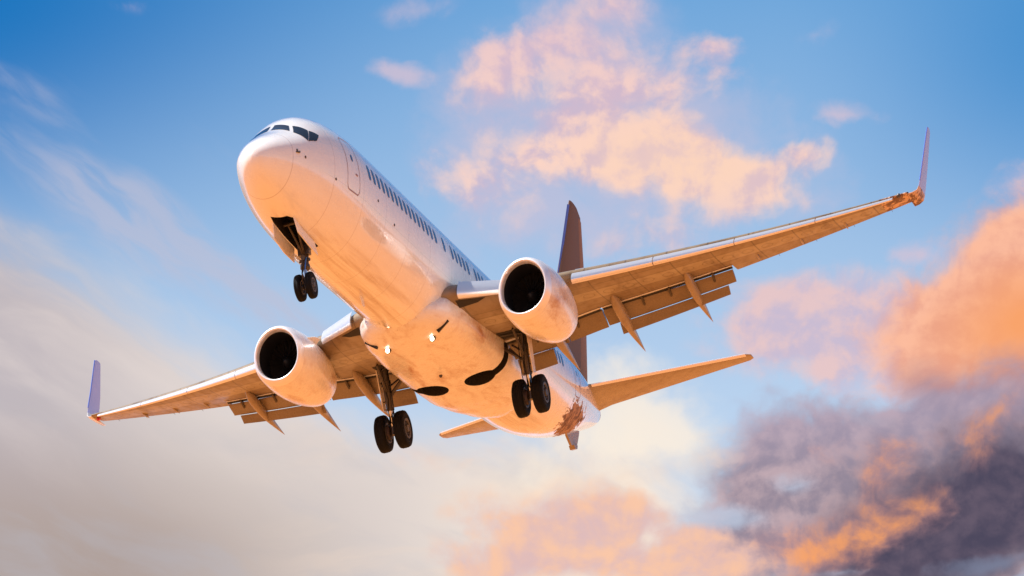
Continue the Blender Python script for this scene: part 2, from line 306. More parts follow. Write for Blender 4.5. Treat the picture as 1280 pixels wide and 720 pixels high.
class MB:
    def __init__(s): s.v=[]; s.f=[]; s.m=[]
    def add(s,vf,mi=0):
        v,f=vf; o=len(s.v); s.v+=list(v); s.f+=[tuple(i+o for i in q) for q in f]; s.m+=[mi]*len(f); return s
    def tube(s,a,b,ra,rb=None,n=14,mi=0):
        rb=ra if rb is None else rb; a=Vector(a); b=Vector(b); d=(b-a).normalized(); u=d.orthogonal().normalized(); w_=d.cross(u)
        return s.add(loft([[a+(u*math.cos(t)+w_*math.sin(t))*ra for t in [6.28319*i/n for i in range(n)]],[b+(u*math.cos(t)+w_*math.sin(t))*rb for t in [6.28319*i/n for i in range(n)]]]),mi)
    def path(s,pts,r,n=8,mi=0):
        for a,b in zip(pts,pts[1:]): s.tube(a,b,r,r,n,mi)
        return s
    def box(s,c,sx,sy,sz,rot=None,mi=0):
        c=Vector(c); q=[Vector((i*sx/2,j*sy/2,k*sz/2)) for i in(-1,1) for j in(-1,1) for k in(-1,1)]
        if rot is not None: q=[rot@p for p in q]
        return s.add(([c+p for p in q],[(0,1,3,2),(4,6,7,5),(0,4,5,1),(2,3,7,6),(0,2,6,4),(1,5,7,3)]),mi)
    def revolve(s,c,axis,prof,n=40,mi=0,closed=False):
        # prof: (distance along axis, radius)
        c=Vector(c); d=Vector(axis).normalized(); u=d.orthogonal().normalized(); w_=d.cross(u)
        rings=[[c+d*h+(u*math.cos(6.28319*i/n)+w_*math.sin(6.28319*i/n))*max(r,1e-4) for i in range(n)] for h,r in prof]
        if closed: rings.append(rings[0]); return s.add(loft(rings,False),mi)
        return s.add(loft(rings,True),mi)
    def prism(s,outline,offset,mi=0):
        a=[Vector(p) for p in outline]; o=Vector(offset); return s.add(loft([a,[p+o for p in a]]),mi)
    def build(s,name,mats,parent=None,smooth=True,angle=35): return link(name,s.v,s.f,mats,parent,smooth,s.m,angle)
def cut(o,cutter,matl):
    """carve a recess for good and drop the cutter"""
    md=o.modifiers.new('b','BOOLEAN'); md.operation='DIFFERENCE'; md.solver='EXACT'; md.object=cutter
    if hasattr(md,'material_mode'): md.material_mode='TRANSFER'
    dg=bpy.context.evaluated_depsgraph_get(); me=bpy.data.meshes.new_from_object(o.evaluated_get(dg)); old=o.data; o.modifiers.clear(); o.data=me; me.name=old.name

# ------------------------------------------------------------------ ground (out of the frame below; warm light bounces off it)
def ground_fn(t,b):
    co=objco(t); n=t.noise(co,.01,6,.6); n2=t.noise(co,.6,5,.65)
    c=t.mix(t.step(n,.35,.65),GROUND_A,GROUND_B); c=t.mix(t.math('MULTIPLY',n2,.35),c,tuple(x*.6 for x in GROUND_B)); t.put(b.inputs['Base Color'],c)
GROUND_A=(.62,.250,.075); GROUND_B=(.56,.205,.058)  # unseen ground, its orange picked for the warm bounce onto the belly
M['ground']=mat('orange_bounce_ground',(.8,.4,.14),.95,0,0,ground_fn,.1)
gv=[];gf=[];NG=24
for i in range(NG+1):
    for j in range(NG+1):
        a=(i/NG*2-1);b_=(j/NG*2-1); gv.append((math.copysign(abs(a)**2.5,a)*20000,math.copysign(abs(b_)**2.5,b_)*20000,0))
for i in range(NG):
    for j in range(NG): k=i*(NG+1)+j; gf.append((k,k+NG+1,k+NG+2,k+1))
g=link('ground',gv,gf,M['ground'],None,False); g['kind']='structure'

# ------------------------------------------------------------------ the aircraft
root=bpy.data.objects.new('airliner',None); COL.objects.link(root); root.location=(0,0,ALT)
root['label']='white twin-engine jet airliner flying overhead with its landing gear and flaps down'; root['category']='airplane'
FX=[ # x, ztop, zbot, halfwidth
(0,-.62,-.62,.0),(.03,-.47,-.77,.16),(.12,-.33,-.92,.32),(.3,-.16,-1.10,.52),(.6,.04,-1.30,.75),(1.0,.25,-1.48,.97),(1.5,.50,-1.66,1.18),
(1.9,.72,-1.77,1.32),(2.3,1.00,-1.86,1.43),(2.7,1.25,-1.93,1.53),(3.2,1.47,-2.0,1.63),(4,1.67,-2.07,1.75),(5,1.81,-2.12,1.83),(6.2,1.87,-2.13,1.875),(7.5,1.88,-2.13,1.88),
(24,1.88,-2.13,1.88),(25.5,1.88,-2.11,1.88),(27,1.88,-2.0,1.86),(29,1.88,-1.68,1.78),(31,1.87,-1.22,1.60),(33,1.85,-.66,1.32),(35,1.80,-.02,.96),(36.5,1.73,.47,.64),(37.5,1.66,.84,.40),(38.0,1.58,1.08,.24)]
def herm(x,k):
    X=[r[0] for r in FX]
    i=max(0,min(len(X)-2,bisect.bisect_right(X,x)-1))
    x0,x1=X[i],X[i+1];h=x1-x0;t=max(0,min(1,(x-x0)/h));y0,y1=FX[i][k],FX[i+1][k]
    def sl(j):
        if j<=0 or j>=len(X)-1: 
            j0=max(0,min(len(X)-2,j if j<=0 else j-1));return (FX[j0+1][k]-FX[j0][k])/(X[j0+1]-X[j0])
        a=(FX[j][k]-FX[j-1][k])/(X[j]-X[j-1]);b=(FX[j+1][k]-FX[j][k])/(X[j+1]-X[j])
        if a*b<=0:return 0
        return 2*a*b/(a+b)
    m0,m1=sl(i)*h,sl(i+1)*h
    return (2*t**3-3*t*t+1)*y0+(t**3-2*t*t+t)*m0+(-2*t**3+3*t*t)*y1+(t**3-t*t)*m1
def sec(x):
    zt,zb,w=herm(x,1),herm(x,2),herm(x,3)
    # height of widest line
    z0=0.0
    if x<6: z0=-.62*(1-min(1,x/6))**2.2 
    if x>24: z0=(zt+zb)/2*min(1,(x-24)/8)+0*(1-min(1,(x-24)/8))
    z0=min(max(z0,zb+.3*(zt-zb)),zt-.3*(zt-zb)) if zt-zb>1e-6 else zt
    return zt,zb,w,z0
def surf(x,th):
    # th: 0 = top, pi/2 = port side, pi = bottom ; negative = starboard
    zt,zb,w,z0=sec(x)
    s,c=math.sin(th),math.cos(th)
    return (-x, w*s, z0+(zt-z0)*c if c>=0 else z0+(z0-zb)*c)

# fuselage skin
xs=[0,.008,.03,.07,.12,.2,.3,.42,.6,.8]+[1+.2*i for i in range(26)]+[6.4+.6*i for i in range(30)]+[24.4+.35*i for i in range(39)]; xs=[x for x in xs if x<38]+[38.0]
NR=112
rings=[[Vector(surf(max(x,.002),2*math.pi*j/NR)) for j in range(NR)] for x in xs]
v,f=loft(rings,True)
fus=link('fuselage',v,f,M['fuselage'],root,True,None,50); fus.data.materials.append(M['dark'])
# wing to body fairing
FR=[(12.7,.3,-1.75,-2.06,1.6),(13.2,1.35,-1.35,-2.20,2.2),(13.9,1.80,-1.0,-2.32,2.6),(14.9,2.02,-.78,-2.37,2.8),(16.5,2.10,-.7,-2.40,3.0),(19.5,2.10,-.7,-2.40,3.0),(21.4,2.05,-.75,-2.38,2.8),(22.6,1.85,-.95,-2.31,2.5),(23.8,1.35,-1.3,-2.24,2.2),(24.8,.5,-1.8,-2.10,2.0)]
def fring(x):
    X=[r[0] for r in FR]; i=max(0,min(len(X)-2,bisect.bisect_right(X,x)-1)); t=(x-X[i])/(X[i+1]-X[i]); t=t*t*(3-2*t)*.5+t*.5
    w_,zt,zb,e=[FR[i][k]*(1-t)+FR[i+1][k]*t for k in(1,2,3,4)]; zc=(zt+zb)/2+.1; o=[]
    for j in range(72):
        a=2*math.pi*j/72; c_,s_=math.cos(a),math.sin(a); rr=(abs(c_)**e+abs(s_)**e)**(-1/e)
        o.append(V(x,w_*s_*rr,zc+((zt-zc) if c_>0 else (zc-zb))*c_*rr))
    return o
v,f=loft([fring(12.7+12.1*i/60) for i in range(61)])
fair=link('belly_fairing',v,f,M['nacelle'],root,True,None,45); fair.data.materials.append(M['dark'])
# recesses: main wheel wells with their leg slots, nose gear bay
def cutter(mb): 
    o=mb.build('cutter',[M['dark']],root,False); bpy.context.view_layer.update(); return o
for sgn in(1,-1):
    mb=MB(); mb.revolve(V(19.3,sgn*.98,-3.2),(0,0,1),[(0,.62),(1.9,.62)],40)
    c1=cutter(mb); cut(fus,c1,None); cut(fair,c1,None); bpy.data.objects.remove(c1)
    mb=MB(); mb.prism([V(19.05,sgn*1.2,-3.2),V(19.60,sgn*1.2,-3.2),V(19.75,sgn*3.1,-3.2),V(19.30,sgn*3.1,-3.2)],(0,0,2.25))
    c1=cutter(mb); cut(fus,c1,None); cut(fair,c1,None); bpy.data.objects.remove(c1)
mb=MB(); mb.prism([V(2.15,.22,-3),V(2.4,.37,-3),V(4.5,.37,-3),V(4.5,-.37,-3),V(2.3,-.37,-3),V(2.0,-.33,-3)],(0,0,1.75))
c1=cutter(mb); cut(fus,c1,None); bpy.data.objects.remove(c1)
for o in(fus,fair):
    for p in o.data.polygons: p.use_smooth=True
    o.data.set_sharp_from_angle(angle=R(40))

# patches that follow the skin: corners given as (x aft, angle from the top in degrees, + port)
def skin_patch(name,corners,matl,parent,off=.006,thick=.0,n=10,rnd=0):
    q=corners; vs=[];fs=[]
    def P(u,v_):
        a=(q[0][0]*(1-u)+q[1][0]*u,q[0][1]*(1-u)+q[1][1]*u); b=(q[3][0]*(1-u)+q[2][0]*u,q[3][1]*(1-u)+q[2][1]*u)
        x=a[0]*(1-v_)+b[0]*v_; t=R(a[1]*(1-v_)+b[1]*v_)
        p=Vector(surf(x,t)); e=1e-3; du=Vector(surf(x+e,t))-p; dv=Vector(surf(x,t+e))-p; nn=du.cross(dv).normalized()
        zt,zb,_,_=sec(x); 
        if nn.dot(p-Vector((-x-.8,0,(zt+zb)/2)))<0: nn=-nn
        return p+nn*off
    for i in range(n+1):
        for j in range(n+1):
            u,v_=i/n,j/n
            if rnd:  # squircle mapping rounds the corners
                a,b=2*u-1,2*v_-1; k=rnd; a2=a*math.sqrt(max(0,1-k*b*b/2)); b2=b*math.sqrt(max(0,1-k*a*a/2)); s_=1/math.sqrt(1-k/2)**.35; u,v_=(a2*1+1)/2,(b2+1)/2
            vs.append(P(u,v_))
    for i in range(n):
        for j in range(n): k=i*(n+1)+j; fs.append((k,k+n+1,k+n+2,k+1))
    o=link(name,vs,fs,matl,parent)
    return o
def outline_strip(name,pts,wd,matl,parent,off=.005):
    """a thin seam following a closed list of (x,deg) points"""
    vs=[];fs=[]; m_=len(pts)
    def P(x,d):
        p=Vector(surf(x,R(d))); nn=Vector((0,math.sin(R(d)),math.cos(R(d)))); return p+nn*off
    cx=sum(p[0] for p in pts)/m_; cy=sum(p[1] for p in pts)/m_
    for x,d in pts:
        k=wd; dx,dd=x-cx,(d-cy)*.033; L=math.hypot(dx,dd)
        vs.append(P(x,d)); vs.append(P(x-dx/L*k,d-dd/L*k/.033))
    for i in range(m_): j=(i+1)%m_; fs.append((2*i,2*j,2*j+1,2*i+1))
    return link(name,vs,fs,matl,parent,False)
# cockpit glazing: two windshields and the side panes, mirrored
for sg in(1,-1):
    for nm,q in (('windshield',[(1.76,3),(2.20,3),(2.12,26),(1.76,36)]),
                 ('cockpit_side_window',[(1.78,43),(2.16,31),(2.42,52),(2.06,69)]),
                 ('cockpit_side_window',[(2.08,69.5),(2.45,53),(2.82,63),(2.52,71)])):
        skin_patch(nm,[(a,b*sg) for a,b in q],M['glass'],fus,.010)
# cabin windows
win=None
for sg in(1,-1):
    for k in list(range(0,16))+[17]+list(range(19,24))+list(range(25,50)):
        x=6.25+.437*k if k<16 else 6.25+.437*k+.02
        if x>30.5: continue
        zt,zb,w_,z0=sec(x)
        o=skin_patch('cabin_window',[(x-.115,(71)*sg),(x+.115,(71)*sg),(x+.115,(86)*sg),(x-.115,(86)*sg)],M['window'],fus,.007,n=6,rnd=.6)
# doors: seam outline, a handle and a small window
def rrect(x0,x1,a0,a1,rx=.18,ra=6,n=5):
    pts=[]
    for cx,ca,q in((x1-rx,a0+ra,0),(x1-rx,a1-ra,1),(x0+rx,a1-ra,2),(x0+rx,a0+ra,3)):
        for i in range(n+1):
            t=(q-1)*math.pi/2+i/n*math.pi/2; pts.append((cx+rx*math.cos(t),ca+ra*math.sin(t)))
    out=[pts[0]]
    for p in pts[1:]+[pts[0]]:
        a=out[-1]
        for i in range(1,9): out.append((a[0]+(p[0]-a[0])*i/8,a[1]+(p[1]-a[1])*i/8)) if math.hypot(p[0]-a[0],(p[1]-a[1])*.03)>.3 else None
        out.append(p)
    return out[:-1]
for sg in(1,-1):
    for x0 in(4.30,29.6):
        pts=[(x,a*sg) for x,a in rrect(x0,x0+.98,56,108)]
        d=outline_strip('cabin_door',pts,.035,M['seam'],fus)
        skin_patch('door_window',[(x0+.42,74*sg),(x0+.56,74*sg),(x0+.56,81*sg),(x0+.42,81*sg)],M['window'],d,.008,n=5,rnd=.6).parent=d
        mb=MB(); p=Vector(surf(x0+.72,R(92*sg))); mb.box(p,.16,.03,.05); mb.build('door_handle',M['seam'],d)
for x,a in((1.35,88),(1.72,96),(3.5,106),(6.9,98),(8.5,105)):      # static ports and probes
    mb=MB(); p=Vector(surf(x,R(a))); mb.revolve(p-(p-Vector((-x,0,0))).normalized()*.03,(p-Vector((-x,0,-.2))),[(0,.045),(.045,.04)],12); mb.build('air_data_probe',M['seal'],fus)
mb=MB(); mb.prism([V(1.25,1.02,-.35),V(1.50,1.12,-.33),V(1.35,1.22,-.36)],(0,.02,-.04)); mb.build('pitot_tube',M['seal'],fus)
mb=MB(); mb.prism([V(9.2,-.015,-2.12),V(9.6,-.015,-2.12),V(9.62,-.015,-2.42),V(9.45,-.015,-2.42)],(0,.03,0)); mb.build('belly_antenna',M['white'],fus)
mb=MB(); mb.prism([V(11.3,-.015,1.86),V(11.8,-.015,1.86),V(11.85,-.015,2.2),V(11.65,-.015,2.2)],(0,.03,0)); mb.build('roof_antenna',M['white'],fus)
mb=MB(); mb.revolve(V(17.5,0,-2.50),(0,0,-1),[(0,.07),(.05,.06),(.08,.03)],16); mb.build('beacon_light',M['seal'],fus)
# blotchy worn patch under the tail and the pale panel above it
# tail skid
mb=MB(); mb.prism([V(33.2,-.05,-.45),V(35.3,-.05,.20),V(35.15,-.05,-.10),V(34.75,-.05,-.62),V(34.35,-.05,-.86),V(33.9,-.05,-.80)],(0,.10,0)); mb.prism([V(34.05,-.12,-.78),V(34.6,-.12,-.68),V(34.5,-.12,-.84),V(34.2,-.12,-.90)],(0,.24,0)); mb.build('tail_skid',M['tailplane'],root,False)
# apu outlet
mb=MB(); mb.revolve(V(37.95,0,1.33),(-1,0,.05),[(0,.2),(.12,.19),(.12,.14),(-.2,.13)],24); mb.build('exhaust_outlet',M['strut'],fus)
# ram air inlets and lamps under the wing root
for sg in(1,-1):
    rt=Matrix.Rotation(R(33*sg),3,'X')
    mb=MB(); mb.box(V(14.0,sg*1.42,-2.08),.14,.52,.16,rt@Matrix.Rotation(R(12),3,'Y')); mb.build('ram_air_inlet',M['dark'],fair)
    mb=MB(); mb.revolve(V(14.35,sg*.90,-2.29),(1,0,-.5),[(0,.11),(.10,.11),(.14,.10)],20); h=mb.build('lamp_housing',M['rim'],fair)
    mb=MB(); mb.revolve(V(14.35,sg*.90,-2.29)+Vector((1,0,-.5)).normalized()*.15,(1,0,-.5),[(0,.075),(.03,.05),(.04,.0)],20); mb.build('landing_lamp',M['lamp'],fair)

# ------------------------------------------------------------------ wings
def naca(u,t):  # half thickness
    return 5*t*(.2969*math.sqrt(u)-.1260*u-.3516*u*u+.2843*u**3-.1036*u**4)
def camber(u,c=.018): return c*4*u*(1-u)
NC=18
def afoil(cut_=1.0,t=.12,nose=0.0,n=NC,c=.018):
    """closed loop of (u,z/c): upper from the rear to the nose, then lower to the rear"""
    us=[nose+(cut_-nose)*(1-math.cos(math.pi*i/n))/2 for i in range(n+1)]
    up=[(u,camber(u,c)+naca(u,t)) for u in reversed(us)]; lo=[(u,camber(u,c)-naca(u,t)) for u in us[1:]]
    return up+lo
def pl(tab,y):
    for (a,b),(c_,d) in zip(tab,tab[1:]):
        if y<=c_: return b+(d-b)*(y-a)/(c_-a)
    return tab[-1][1]
LE=[(0,13.2),(1.7,13.75),(2.1,14.05),(3.9,15.45),(5.6,16.25),(17.2,22.72)]
TE=[(0,21.3),(5.7,21.25),(17.2,23.85)]
def wz(y): t=(y-1.88)/15.5; return -1.35+1.6*t+.95*t*t
def tc_(y): return pl([(0,.145),(5,.13),(17.2,.10)],y)
def tw(y): return pl([(0,.5),(5,-.2),(17.2,-3.0)],y)
def station(y,cut_=1.0,sg=1):
    x0,x1=pl(LE,y),pl(TE,y); c=x1-x0; a=R(tw(y)); t=tc_(y); z0=wz(y)+.03*c
    return [V(x0+u*c*math.cos(a)+h*c*math.sin(a),sg*y,z0+h*c*math.cos(a)-u*c*math.sin(a)) for u,h in afoil(cut_,t)]
def wpt(y,u,h,sg):   # u,h in chords
    x0,x1=pl(LE,y),pl(TE,y); c=x1-x0; a=R(tw(y)); z0=wz(y)+.03*c
    return V(x0+u*c*math.cos(a)+h*c*math.sin(a),sg*y,z0+h*c*math.cos(a)-u*c*math.sin(a))
def wlow(y,u,sg): return wpt(y,u,camber(u)-naca(u,tc_(y)),sg)
CUTS=[(0,.75),(5.75,.75),(5.751,.75),(10.65,.77),(10.651,1.0),(17.2,1.0)]
for sg in(1,-1):
    ys=[.6,1.9,2.6,3.3,3.9,4.5,5.1,5.75,5.751,6.5,7.2,8,9,10,10.65,10.651,11.5,12.5,13.5,14.5,15.5,16.3,16.8,17.2]
    v,f=loft([station(y,pl(CUTS,y),sg) for y in ys]); wing=link('wing',v,f,M['wing'],root,True,None,40)
    wing['label']='grey port wing reaching up to the right' if sg>0 else 'grey starboard wing reaching down to the left'
    # upper skin overhang (spoilers) above the flaps
    for (a,b) in((2.15,4.0),(4.02,5.7),(5.8,7.4),(7.42,9.0),(9.02,10.7)):
        vs=[]
        for y in(a,b):
            for u in(.73,.84):
                for dz in(.0,-.008):
                    vs.append(wpt(y,u,camber(u)+naca(u,tc_(y))*(1 if u<.8 else .55)+dz,sg))
        link('spoiler',vs,[(0,2,6,4),(1,5,7,3),(0,1,3,2),(4,6,7,5),(0,4,5,1),(2,3,7,6)],M['seal'],wing,False)
    # leading edge slats, let down and forward
    def slat(name,a,b,chord,dx,dz,rot,matl):
        rg=[]
        for k in range(7):
            y=a+(b-a)*k/6; c=pl(TE,y)-pl(LE,y); t=tc_(y); cc=chord
            us=[cc*(1-math.cos(math.pi*i/12))/2 for i in range(13)]
            up=[(u,camber(u)+naca(u,t)) for u in reversed(us)]; lo=[(u,camber(u)-naca(u,t)) for u in us if u<cc*.22][1:]
            e=lo[-1]; inn=[(e[0]*.55+.2*cc,e[1]*.45),(cc*.36,up[3][1]*.2),(cc*.6,up[2][1]*.75)]
            r=[]
            for u,h in up+lo+inn:
                ca,sa=math.cos(R(rot)),math.sin(R(rot)); uu=u-cc*.5
                x_=(uu*ca-h*sa)*c+cc*.5*c; z_=(h*ca+uu*sa)*c
                p=wpt(y,0,0,sg); r.append(p+Vector((-(x_-dx),0,z_-dz)))
            rg.append(r)
        v,f=loft(rg); return link(name,v,f,matl,wing,True,None,40)
    edges=[5.85,8.6,11.35,14.1,16.75]
    for a,b in zip(edges,edges[1:]): slat('slat',a,b-.03,.17,.20,.13,16,M['slat'])
    slat('krueger_flap',2.15,3.85,.07,.26,.10,20,M['slat'])
    # dark plate painting the shade of the gap behind the krueger flap
    mb=MB(); mb.prism([wlow(1.95,.03,sg)+Vector((0,0,-.01)),wlow(2.9,.03,sg)+Vector((0,0,-.01)),wlow(2.6,.06,sg)+Vector((0,0,-.01)),wlow(1.95,.09,sg)+Vector((0,0,-.01))],(0,0,-.006)); mb.build('krueger_gap_shade',M['dark'],wing,False)
    # flaps
    def flap(name,a,b,x_off,z_off,ch0,ch1,defl,matl,t=.13,dx=0,dz=0):
        rg=[]
        for k in range(7):
            s_=k/6; y=a+(b-a)*s_; ch=ch0+(ch1-ch0)*s_; d=R(defl)
            xo,zo=(x_off(y),z_off(y)) if callable(x_off) else (x_off,z_off); p=wpt(y,pl(CUTS,y),0,sg)+Vector((-xo,0,zo))
            rg.append([p+Vector((-(u*math.cos(d)+h*math.sin(d))*ch,0,(h*math.cos(d)-u*math.sin(d))*ch)) for u,h in afoil(1,t,0,12,.03)])
        v,f=loft(rg); return link(name,v,f,matl,wing,True,None,40)
    def stack(a,b,m0,m1,a0,a1,aft):
        flap('fore_flap',a,b,-.05,.04,.24,.20,12,M['dark'],.16)  # dark colour paints the shade inside the gap
        fl=flap('flap',a,b,.15,-.13,m0,m1,25,M['flap'])
        mc=lambda y: m0+(m1-m0)*(y-a)/(b-a)
        flap('aft_flap',aft[0],aft[1],lambda y:.15+mc(y)*.97*.906,lambda y:-.17-mc(y)*.97*.42,a0,a1,40,M['flap'])
    stack(5.85,10.6,.80,.60,.46,.36,(6.25,10.3))
    stack(2.12,4.25,.92,.90,.66,.62,(2.2,3.6))
    flap('thrust_gate_flap',4.3,5.8,.14,-.10,.95,.92,24,M['flap'])
    def strip(name,a,b,f0,f1,matl):
        vs=[]
        for k in range(9):
            y=a+(b-a)*k/8; p=f0(y); q=f1(y); vs+=[p,q,q+Vector((0,0,.012)),p+Vector((0,0,.012))]
        v_,f_=loft([vs[4*k:4*k+4] for k in range(9)]); return link(name,v_,f_,matl,wing,False)
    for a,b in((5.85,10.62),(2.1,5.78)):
        strip('flap_gap_shade',a,b,lambda y:wlow(y,pl(CUTS,y),sg)+Vector((0,0,-.012)),lambda y:wlow(y,pl(CUTS,y),sg)+Vector((-.16,0,-.05)),M['dark'])  # dark strip painted as shade behind the cove edge
        strip('cove_light_strip',a,b,lambda y:wlow(y,pl(CUTS,y)-.028,sg)+Vector((0,0,-.022)),lambda y:wlow(y,pl(CUTS,y)+.002,sg)+Vector((0,0,-.022)),M['pale'])  # added bright strip, painted as light seen in the gap
    # dark plate painting the leg bay's shade at the wing root, a few pipes
    mb=MB(); mb.prism([wlow(2.15,.56,sg)+Vector((0,0,-.008)),wlow(3.15,.58,sg)+Vector((0,0,-.008)),wlow(3.10,.70,sg)+Vector((0,0,-.008)),wlow(2.15,.70,sg)+Vector((0,0,-.008))],(0,0,-.01)); mb.build('leg_bay_shade',M['dark'],wing,False)
    mb=MB(); mb.path([wlow(2.2,.60,sg)+Vector((0,0,-.05)),wlow(2.7,.62,sg)+Vector((0,0,-.07)),wlow(3.05,.68,sg)+Vector((0,0,-.06))],.025,8); mb.path([wlow(2.3,.66,sg)+Vector((0,0,-.05)),wlow(2.9,.69,sg)+Vector((0,0,-.06))],.018,8); mb.build('bay_pipes',M['rim'],wing)
    for y,u in((7.3,.775),(8.3,.775),(9.9,.78),(3.2,.77),(4.8,.77)):
        p=wlow(y,u,sg); mb=MB(); mb.box(p+Vector((-.12,0,-.10)),.42,.07,.14,Matrix.Rotation(R(-25),3,'Y')); mb.build('flap_track',M['strut'],wing,False)
    # flap track fairings
    def canoe(y,u0,tip,wd,ht):
        a=wlow(y,u0,sg)+Vector((0,0,.06)); e=V(tip[0],sg*y,tip[1]); rg=[]; N=26
        m_=wlow(y,.74,sg)+Vector((0,0,-.34))
        for k in range(N+1):
            t=k/N; p=a*(1-t)**2+m_*2*t*(1-t)+e*t*t
            r=math.sin(math.pi/2*min(1,t/.30))**.7 if t<.30 else (1 if t<.5 else 1-((t-.5)/.5)**1.35*.97)
            if k==0: r=.05
            rg.append([p+Vector((0,math.sin(q)*wd*.5*r,math.cos(q)*ht*.5*r)) for q in[6.28319*i/20 for i in range(20)]])
        v,f=loft(rg); return link('flap_track_fairing',v,f,M['tailplane'],wing,True,None,60)
    canoe(6.5,.52,(23.45,-1.52),.36,.52); canoe(9.15,.50,(23.95,-.95),.32,.46); canoe(4.0,.55,(22.75,-1.82),.36,.5)
    # winglet: blended root, blade, coloured edge
    def wl_ring(y,z,x0,ch,cant,t=.065):
        n_=Vector((0,-sg*math.sin(cant),math.cos(cant)))
        return [V(x0+u*ch,sg*y,z)+n_*(h*ch) for u,h in afoil(1,t,0,12,.0)]
    z1=wz(17.2)
    pts=[(17.2,z1,22.72,1.40,R(9)),(17.38,z1+.05,22.85,1.32,R(25)),(17.52,z1+.15,23.0,1.22,R(45)),(17.56,z1+.32,23.17,1.12,R(66)),(17.58,z1+.55,23.34,1.04,R(78)),(17.61,z1+1.3,23.86,.90,R(82)),(17.65,z1+2.1,24.38,.70,R(82)),(17.68,z1+2.72,24.78,.54,R(82)),(17.685,z1+2.78,24.95,.28,R(82))]
    v,f=loft([wl_ring(*p) for p in pts[3:]]); wlt=link('winglet',v,f,M['winglet'],wing,True,None,40)
    v,f=loft([wl_ring(*p) for p in pts[:4]],True); link('winglet_root',v,f,M['mottle'] if sg>0 else M['white'],wing,True,None,40)
    mb=MB(); ring=[]
    for (y,z,x0,ch,ca) in pts[4:-1]: ring.append([V(x0-.012,sg*y,z)+Vector((0,sg*math.cos(q)*.020,math.sin(q)*.0))+Vector((math.sin(q)*.03,0,0)) for q in[6.28319*i/8 for i in range(8)]])
    v,f=loft(ring); link('winglet_edge',v,f,M['blue'],wing)
    # tip lamp and, on port, the worn brown tip
    mb=MB(); p=wpt(17.0,.30,-.075,sg) if sg<0 else wpt(16.9,.02,-.01,sg); mb.revolve(p,(1,0,-.3),[(-.1,.075),(.05,.07),(.1,.02)],12); mb.build('navigation_light',M['red'] if sg<0 else M['rim'],wing)
    mb=MB(); 
    rg=[]
    for k in range(6):
        y=16.25+.19*k; st=station(y,1.0,sg); c_=sum(st,Vector())/len(st); rg.append([c_+(q-c_)*1.0+ (q-c_).normalized()*.012 for q in st])
    if sg>0:
        v,f=loft(rg); link('worn_tip',v,f,M['mottle'],wing)
    # aileron hinge fairings and static wicks
    for y in(11.6,13.2,14.8):
        p=wlow(y,.72,sg); mb=MB(); mb.revolve(p+Vector((.25,0,-.01)),(-1,0,-.02),[(0,.01),(.15,.04),(.5,.035),(.7,.01)],10); mb.build('hinge_fairing',M['tailplane'],wing)
    for y in(12.2,13.6,15.0,16.4):
        p=wpt(y,1.0,0,sg); mb=MB(); mb.tube(p,p+Vector((-.16,0,-.01)),.008,.004,6); mb.build('static_wick',M['seal'],wing)

